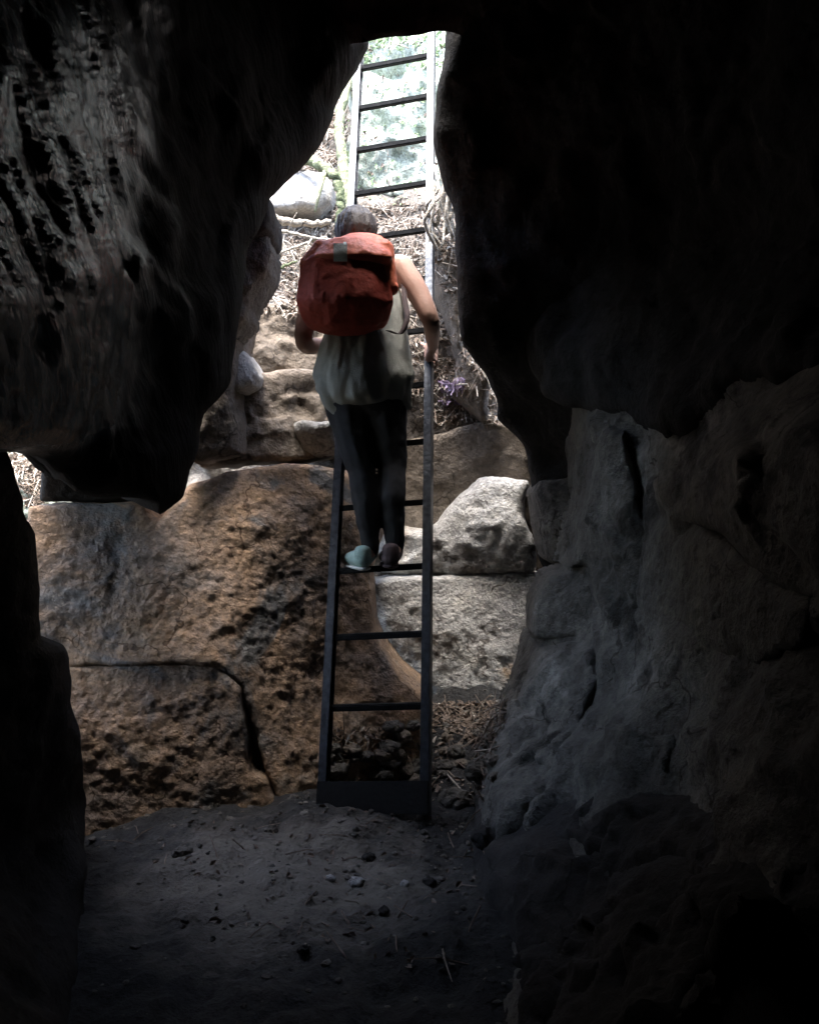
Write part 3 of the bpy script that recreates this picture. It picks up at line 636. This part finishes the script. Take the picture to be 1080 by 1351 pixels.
for ank, sole, turn, mt, lb in ((ankL, soleL, -.08, M['shoe'], 'pale mint running shoe'), (ankR, soleR, .05, M['strap'], 'running shoe with shadow put into its dark colour')):  # right shoe and sole coloured near black to imitate shadow
    parts, (he, ba, to) = foot(ank, sole, turn, .008)
    z = Vector((0, 0, 1))
    so_ = put(person, blend('shoe', parts[1:] + [hull((he+z*.02, (.04, .044, .03)), (he+z*.045, (.037, .04, .02)))], mt, .006, 3)); so_['label'] = lb
    sl_ = (blend('shoe_sole', [hull((he-z*.036, (.038, .042, .01)), (ba-z*.034, (.048, .045, .01)), (to-z*.03, (.036, .03, .009)))], M['shoe2'] if mt is M['shoe'] else M['strap'], .006, 2)); sl_.parent = so_

# backpack
pack = empty('backpack', V(458, 440, 3.86))
tag(pack, 'bulging orange backpack with shade put into its body colour on the back of the climbing person', 'backpack')
def crinkle(P, N):
    d = .008*fbm(P*np.array([5, 5, 7]), 91, 3) - .005*np.abs(fbm(P*np.array([18, 18, 9]), 95, 3))
    return P + N*d[:, None]
bk = [hull((V(456, 350, 3.79), (.195, .12, .07)), (V(455, 400, 3.76), (.215, .13, .07)), (V(456, 424, 3.80), (.19, .11, .06)))]
put(pack, blend('pack_body', bk, M['cover_shade'], .008, 4, crinkle))
lid = [hull((V(465, 325, 3.81), (.15, .10, .04)), (V(466, 340, 3.72), (.175, .055, .035)), (V(480, 318, 3.83), (.10, .07, .035))), hull((V(423, 326, 3.78), .035), (V(410, 350, 3.78), .05)), hull((V(505, 330, 3.78), .05), (V(516, 380, 3.76), .035))]
put(pack, blend('lid', lid, M['cover'], .007, 3, crinkle))
from mathutils.bvhtree import BVHTree
def bvh_of(objs):
    vs = []; fs = []
    for o in objs:
        mw = o.matrix_world; k = len(vs); vs += [mw @ v.co for v in o.data.vertices]; fs += [tuple(i+k for i in p.vertices) for p in o.data.polygons]
    return BVHTree.FromPolygons(vs, fs)
bpy.context.view_layer.update()
pb = bvh_of([o for o in pack.children])
eye = Vector((0, 0, CAMZ))
def hit(bv, px, py):
    d = (V(px, py, 5)-eye).normalized(); return bv.ray_cast(eye, d)
def decal(name, x0, y0, x1, y1, n, bv, mat, off=.003, skew=0):
    vs = []; fs = []
    for j in range(n+1):
        for i in range(n+1):
            h = hit(bv, x0+(x1-x0)*i/n + skew*j/n, y0+(y1-y0)*j/n)
            p = h[0] if h[0] is not None else V(x0, y0, 3.7)
            q = h[1] if h[1] is not None else Vector((0, -1, 0))
            vs.append(p - (p-eye).normalized()*off)
    m = len(vs); vs += [v + (v-eye).normalized()*.004 for v in vs]
    for j in range(n):
        for i in range(n):
            a = j*(n+1)+i; fs.append((a, a+n+1, a+n+2, a+1)); fs.append((m+a, m+a+1, m+a+n+2, m+a+n+1))
    return mesh_obj(name, np.array([tuple(v) for v in vs]), fs, mat)
pt = put(pack, decal('patch', 440, 321, 458, 345, 6, pb, M['patch'], .005))
em = decal('emblem', 453, 319, 457, 323, 2, pb, M['white'], .008); em.parent = pt; em['label'] = 'tiny white mark above the patch'
def ribbon(pts, w, th, side):
    vs = []; fs = []
    for p in pts:
        for a, b in ((-1, -1), (1, -1), (1, 1), (-1, 1)): vs.append(Vector(p)+side*a*w/2+Vector((0, 1, 0))*b*th/2)
    for i in range(len(pts)-1):
        for k in range(4): fs.append((i*4+k, i*4+(k+1) % 4, i*4+4+(k+1) % 4, i*4+4+k))
    return vs, fs
for s, pts in ((1, [V(500, 330, 3.9), V(520, 338, 4.0), V(530, 360, 4.0), V(534, 395, 3.93), V(537, 420, 3.88), V(528, 440, 3.86), V(512, 436, 3.84)]),
               (-1, [V(440, 330, 3.9), V(430, 340, 4.0), V(424, 360, 4.0), V(416, 400, 3.9), V(420, 430, 3.84), V(430, 436, 3.84)])):
    put(pack, join_mesh('shoulder_strap', [ribbon(smoothpath(pts, 5), .024, .008, Vector((.8, .2, 0)).normalized())], M['strap']))

# ------------------------------------------------------------------ branches, roots
M['bark'] = rockmat('pale_bark', [(.22, .18, .14), (.38, .34, .28), (.5, .47, .4)], 9, .85, bump=.8, fine=.5, stretch=(.3, 1, 1))
M['rootm'] = rockmat('mossy_bark', [(.10, .13, .06), (.2, .22, .13), (.34, .34, .25)], 11, .9, bump=1, fine=.5)
def limb(name, label, cat, pts, r, mat, group=None, seed=0, extra=()):
    P = smoothpath([V(*p) for p in pts], 7); n = len(P); rr = random.Random(seed)
    P = [p + Vector((rr.uniform(-1, 1), rr.uniform(-1, 1), rr.uniform(-1, 1)))*r*.3 for p in P]
    rad = [r*(1-.45*i/n) for i in range(n)]; parts = [tube(P, rad, 9, .12, seed)]
    for (i, dv, l) in extra:
        p = P[int(i*(n-1))]; q = Vector(dv).normalized()*l; parts.append(tube([p, p+q*.5+Vector((0, 0, .01)), p+q], [r*.45, r*.35, r*.15], 6, .1))
    return tag(join_mesh(name, parts, mat), label, cat, group)
GB = 'branches lying outside the opening'
limb('fallen_branch', 'thick pale branch lying level just below the white boulder', 'branch', [(335, 286, 5.05), (370, 290, 5.05), (405, 295, 5.08), (436, 293, 5.1)], .028, M['bark'], GB, 1)
limb('fallen_branch', 'thin pale branch under the thick one, with side twigs', 'branch', [(335, 304, 5.02), (375, 305, 5.0), (412, 314, 5.0), (450, 318, 5.02)], .011, M['bark'], GB, 2, [(.4, (.3, -.3, .5), .12), (.7, (-.2, -.2, -.5), .12)])
limb('fallen_branch', 'slanting brown stick rising towards the backpack from the lower left', 'branch', [(340, 348, 4.95), (370, 334, 4.97), (400, 322, 5.0), (430, 312, 5.02)], .009, M['bark'], GB, 3, [(.5, (.2, -.2, -.6), .14)])
limb('fallen_branch', 'short dark stick crossing the leaf slope lowest on the left', 'branch', [(345, 372, 4.93), (365, 356, 4.92), (392, 344, 4.95)], .012, M['rootm'], GB, 4)
limb('tree_root', 'thick mossy root curving down beside the white boulder', 'root', [(372, 200, 5.45), (398, 208, 5.32), (420, 216, 5.25), (438, 228, 5.2), (447, 250, 5.18), (450, 276, 5.15), (444, 306, 5.1)], .036, M['rootm'], None, 5, [(.45, (-.2, -.3, -1), .3)])
limb('tree_root', 'mossy root running up the left side of the bright opening', 'root', [(452, 300, 5.15), (455, 250, 5.3), (452, 210, 5.45), (448, 165, 5.6), (455, 120, 5.75), (470, 80, 5.9)], .04, M['rootm'], None, 6)
rr = random.Random(5); parts = []
for k in range(16):
    x = rr.uniform(570, 600); y = rr.uniform(228, 262); Yr = rr.uniform(4.35, 4.6)
    pts = [(x, y-20, Yr+.1), (x-rr.uniform(-6, 8), y+10, Yr), (x-rr.uniform(0, 14), y+35, Yr), (x-rr.uniform(-8, 16), y+rr.uniform(45, 80), Yr+rr.uniform(-.05, .1))]
    parts.append(tube(smoothpath([V(*p) for p in pts], 5), [rr.uniform(.004, .012)]*16, 6, .15, k))
tag(join_mesh('hanging_roots', parts, M['bark']), 'tangle of pale roots hanging over the right edge of the opening', 'roots')

# ------------------------------------------------------------------ litter, rubble
bpy.context.view_layer.update()
ground = bvh_of([o for o in bpy.data.objects if o.type == 'MESH' and o.name.split('.')[0] in ('hillside', 'boulder', 'sandstone_block', 'cave_floor', 'cave_wall_left', 'cave_wall_right')])
def leafmat(n, c): return plain(n, c, .8, bump=.2, bs=50, var=.35)
LM = [leafmat('dry_leaf', (.2, .155, .12)), leafmat('pale_leaf', (.37, .33, .28)), leafmat('dark_leaf', (.13, .095, .07)), leafmat('purple_fringe_leaf', (.30, .235, .33)), leafmat('green_leaf', (.26, .33, .18))]  # purple leaf colour stands in for purple fringing of bright highlights
def litter(name, label, cat, regions, mats, wts, minY, size=(.012, .035), twig=.12, kind='stuff', lift=.012):
    rr = random.Random(99); vs = []; fs = []; mi = []
    for (poly, n) in regions:
        xs = [p[0] for p in poly]; ys = [p[1] for p in poly]; c = 0; tries = 0
        while c < n and tries < n*6:
            tries += 1; x = rr.uniform(min(xs), max(xs)); y = rr.uniform(min(ys), max(ys))
            if not inside(np.array([x]), np.array([y]), poly)[0]: continue
            h = hit(ground, x, y)
            if h[0] is None or h[0].y < minY: continue
            nrm = h[1] if h[1].dot(h[0]-eye) < 0 else -h[1]
            if nrm.z < -.1: continue
            c += 1; p = h[0] + nrm*rr.uniform(.0, lift); a = Vector((rr.gauss(0, 1), rr.gauss(0, 1), rr.gauss(0, 1))).normalized()
            nn_ = (nrm + a*.7).normalized(); u = nn_.cross(Vector((rr.gauss(0, 1), rr.gauss(0, 1), rr.gauss(0, 1)))).normalized(); v = nn_.cross(u)
            k = len(vs); m = rr.choices(range(len(mats)), wts)[0]
            if rr.random() < twig:
                l = rr.uniform(.05, .2); r = rr.uniform(.0015, .004); q = tube([p-u*l/2, p+nn_*l*.06, p+u*l/2], [r, r, r*.5], 4)
                vs += q[0]; fs += [tuple(i+k for i in f) for f in q[1]]; mi += [m]*len(q[1]); continue
            s = rr.uniform(*size); w_ = s*rr.uniform(.35, .6); cu = s*rr.uniform(.1, .5)
            L_ = [p-u*s, p-u*s*.3+v*w_+nn_*cu, p+u*s*.5+v*w_*.7+nn_*cu, p+u*s*1.1, p+u*s*.5-v*w_*.7+nn_*cu, p-u*s*.3-v*w_+nn_*cu]
            vs += [tuple(t) for t in L_]; fs += [(k, k+1, k+2, k+3), (k, k+3, k+4, k+5)]; mi += [m, m]
    o = mesh_obj(name, np.array(vs), fs, mats[0], smooth=False)
    for m in mats[1:]: o.data.materials.append(m)
    o.data.polygons.foreach_set('material_index', mi); return tag(o, label, cat, kind=kind)
litter('leaf_litter', 'dry leaves and twigs covering the slope outside the opening', 'leaves',
    [([(330, 280), (460, 270), (700, 270), (700, 560), (560, 560), (430, 420), (320, 410)], 5000), ([(380, 120), (460, 110), (455, 215), (390, 230)], 1200), ([(8, 596), (56, 596), (56, 668), (20, 668)], 500), ([(455, 40), (600, 40), (600, 280), (450, 280)], 160)],
    LM[:3], [5, 5, 2], 4.35, size=(.007, .022), twig=.16)
litter('leaf_litter', 'dead leaves and sticks lying on the rubble at the foot of the pale block', 'leaves',
    [([(570, 930), (672, 925), (665, 960), (640, 985), (575, 960)], 420), ([(430, 960), (660, 950), (640, 1060), (430, 1050)], 420)], LM[:3], [4, 1, 6], 3.0, size=(.008, .024), twig=.2)
litter('purple_fringe_leaves', 'small heap of dry leaves with purple highlight fringing in their colour on the ledge right of the ladder', 'leaves',
    [([(580, 505), (612, 503), (616, 530), (585, 535)], 200)], [LM[3], LM[1]], [4, 1], 3.8, size=(.012, .028), twig=.05, lift=.04)
litter('moss_tufts', 'patches of green moss leaves on the rock face behind the upper rungs', 'moss',
    [([(455, 40), (600, 40), (600, 90), (455, 90)], 350), ([(455, 110), (600, 110), (600, 270), (455, 270)], 160)], [LM[4]], [1], 4.6, size=(.008, .02), twig=0)
GS = 'loose stones on the cave floor'
def stone(px, py, r, label, mat, seed, group=GS, name='stone'):
    h = hit(ground, px, py)
    if h[0] is None: return
    bm = bmesh.new(); bmesh.ops.create_icosphere(bm, subdivisions=4, radius=1); P = np.array([v.co[:] for v in bm.verts]); Fc = [tuple(v.index for v in f.verts) for f in bm.faces]; bm.free()
    rr = random.Random(seed); P = P*np.array([rr.uniform(.8, 1.3), rr.uniform(.8, 1.2), rr.uniform(.5, .8)])
    N = P/np.linalg.norm(P, axis=1, keepdims=True); P = P + N*(.28*facet(P*1.5+seed*7.3, seed) + .12*fbm(P*2+seed, seed, 4))[:, None]
    a = rr.uniform(0, 6.28); c, s = math.cos(a), math.sin(a); P = P@np.array([[c, s, 0], [-s, c, 0], [0, 0, 1]])*r
    o = mesh_obj(name, P, Fc, mat); o.location = h[0] + Vector((0, 0, r*.25)); return tag(o, label, 'stone', group)
rr = random.Random(12)
for k in range(46):
    x = rr.uniform(432, 655); y = rr.uniform(955+max(0, (560-x)*.1), 1052-max(0, x-600)*.4); sz = rr.uniform(.018, .06); br = rr.random() < .5; side = 'between the ladder rails' if x < 562 else 'right of the ladder'
    stone(x, y, sz, '%s %s stone in the rubble heap %s' % ('small' if sz < .03 else 'middling' if sz < .045 else 'large', 'brown' if br else 'grey', side), M['brown'] if br else M['grey'], 200+k, 'stones in the rubble behind the ladder')
for k, (x, y, r, l, m) in enumerate([(470, 1166, .026, 'pale flat stone in the middle of the lit floor', 'pale'), (534, 1168, .016, 'small pale stone right of the flat pale one on the floor', 'pale'), (436, 1160, .014, 'small pale stone just left of the flat pale one', 'pale'),
    (506, 1204, .02, 'dark stone nearer than the pale ones on the lit floor', 'dark'), (400, 1256, .018, 'dark lump nearest the camera on the lit floor', 'dark'), (487, 1134, .024, 'dark stone farthest back in the lit patch of floor', 'dark'),
    (566, 1165, .022, 'dark stone at the right end of the row on the floor', 'dark'), (240, 1128, .03, 'grey stone near the foot of the ochre wall', 'grey'), (356, 1098, .025, 'grey stone below the black wedge crack', 'grey'),
    (640, 1110, .06, 'angular dark stone against the foot of the right wall', 'dark'), (600, 1060, .07, 'angular grey stone right of the ladder foot', 'grey')]):
    stone(x, y, r, l, M[m], 300+k)
st = smoothpath([V(493, 978, 3.98), V(503, 985, 3.96), V(514, 992, 3.95)], 5)
for i in range(len(st)): st[i].z = max(st[i].z, floor_h(np.array([st[i].x]), np.array([st[i].y]))[0]+.03)
tag(join_mesh('stick', [tube(st, [.006]*len(st), 7, .1)], M['bark']), 'short pale stick on the rubble between the ladder rails', 'stick')

def grit(name, label, cat, n, mat):
    rr = random.Random(4); vs = []; fs = []
    base, bf = hull(((0, 0, 0), 1), sub=1)
    for k in range(n):
        x, y = rr.uniform(-1.6, 1.3), rr.uniform(.9, 4.6)
        dens = .25 + .75*math.exp(-((y-3.5)/.5)**2) + .5*math.exp(-((x-.35-(3.2-y)*.05)/.2)**2)
        if rr.random() > dens: continue
        r = rr.choice((.003, .004, .005, .007, .010, .014)); z = floor_h(np.array([x]), np.array([y]))[0]; o = len(vs)
        sx, sy, sz = rr.uniform(.7, 1.4), rr.uniform(.7, 1.4), rr.uniform(.4, .8)
        for b in base: j = rr.uniform(.75, 1.2); vs.append((x+b[0]*r*sx*j, y+b[1]*r*sy*j, z+b[2]*r*sz*j))
        fs += [tuple(i+o for i in f) for f in bf]
    return tag(mesh_obj(name, np.array(vs), fs, mat, smooth=False), label, cat, kind='stuff')
grit('grit', 'small grit and crumbs of rock scattered over the cave floor', 'grit', 4200, M['grey'])
litter('floor_litter', 'scraps of dead leaves and twigs trodden into the cave floor', 'leaves',
    [([(130, 1090), (420, 1060), (640, 1060), (640, 1300), (300, 1230)], 200)], [LM[0], LM[2]], [1, 5], .5, size=(.006, .018), twig=.25, lift=.003)
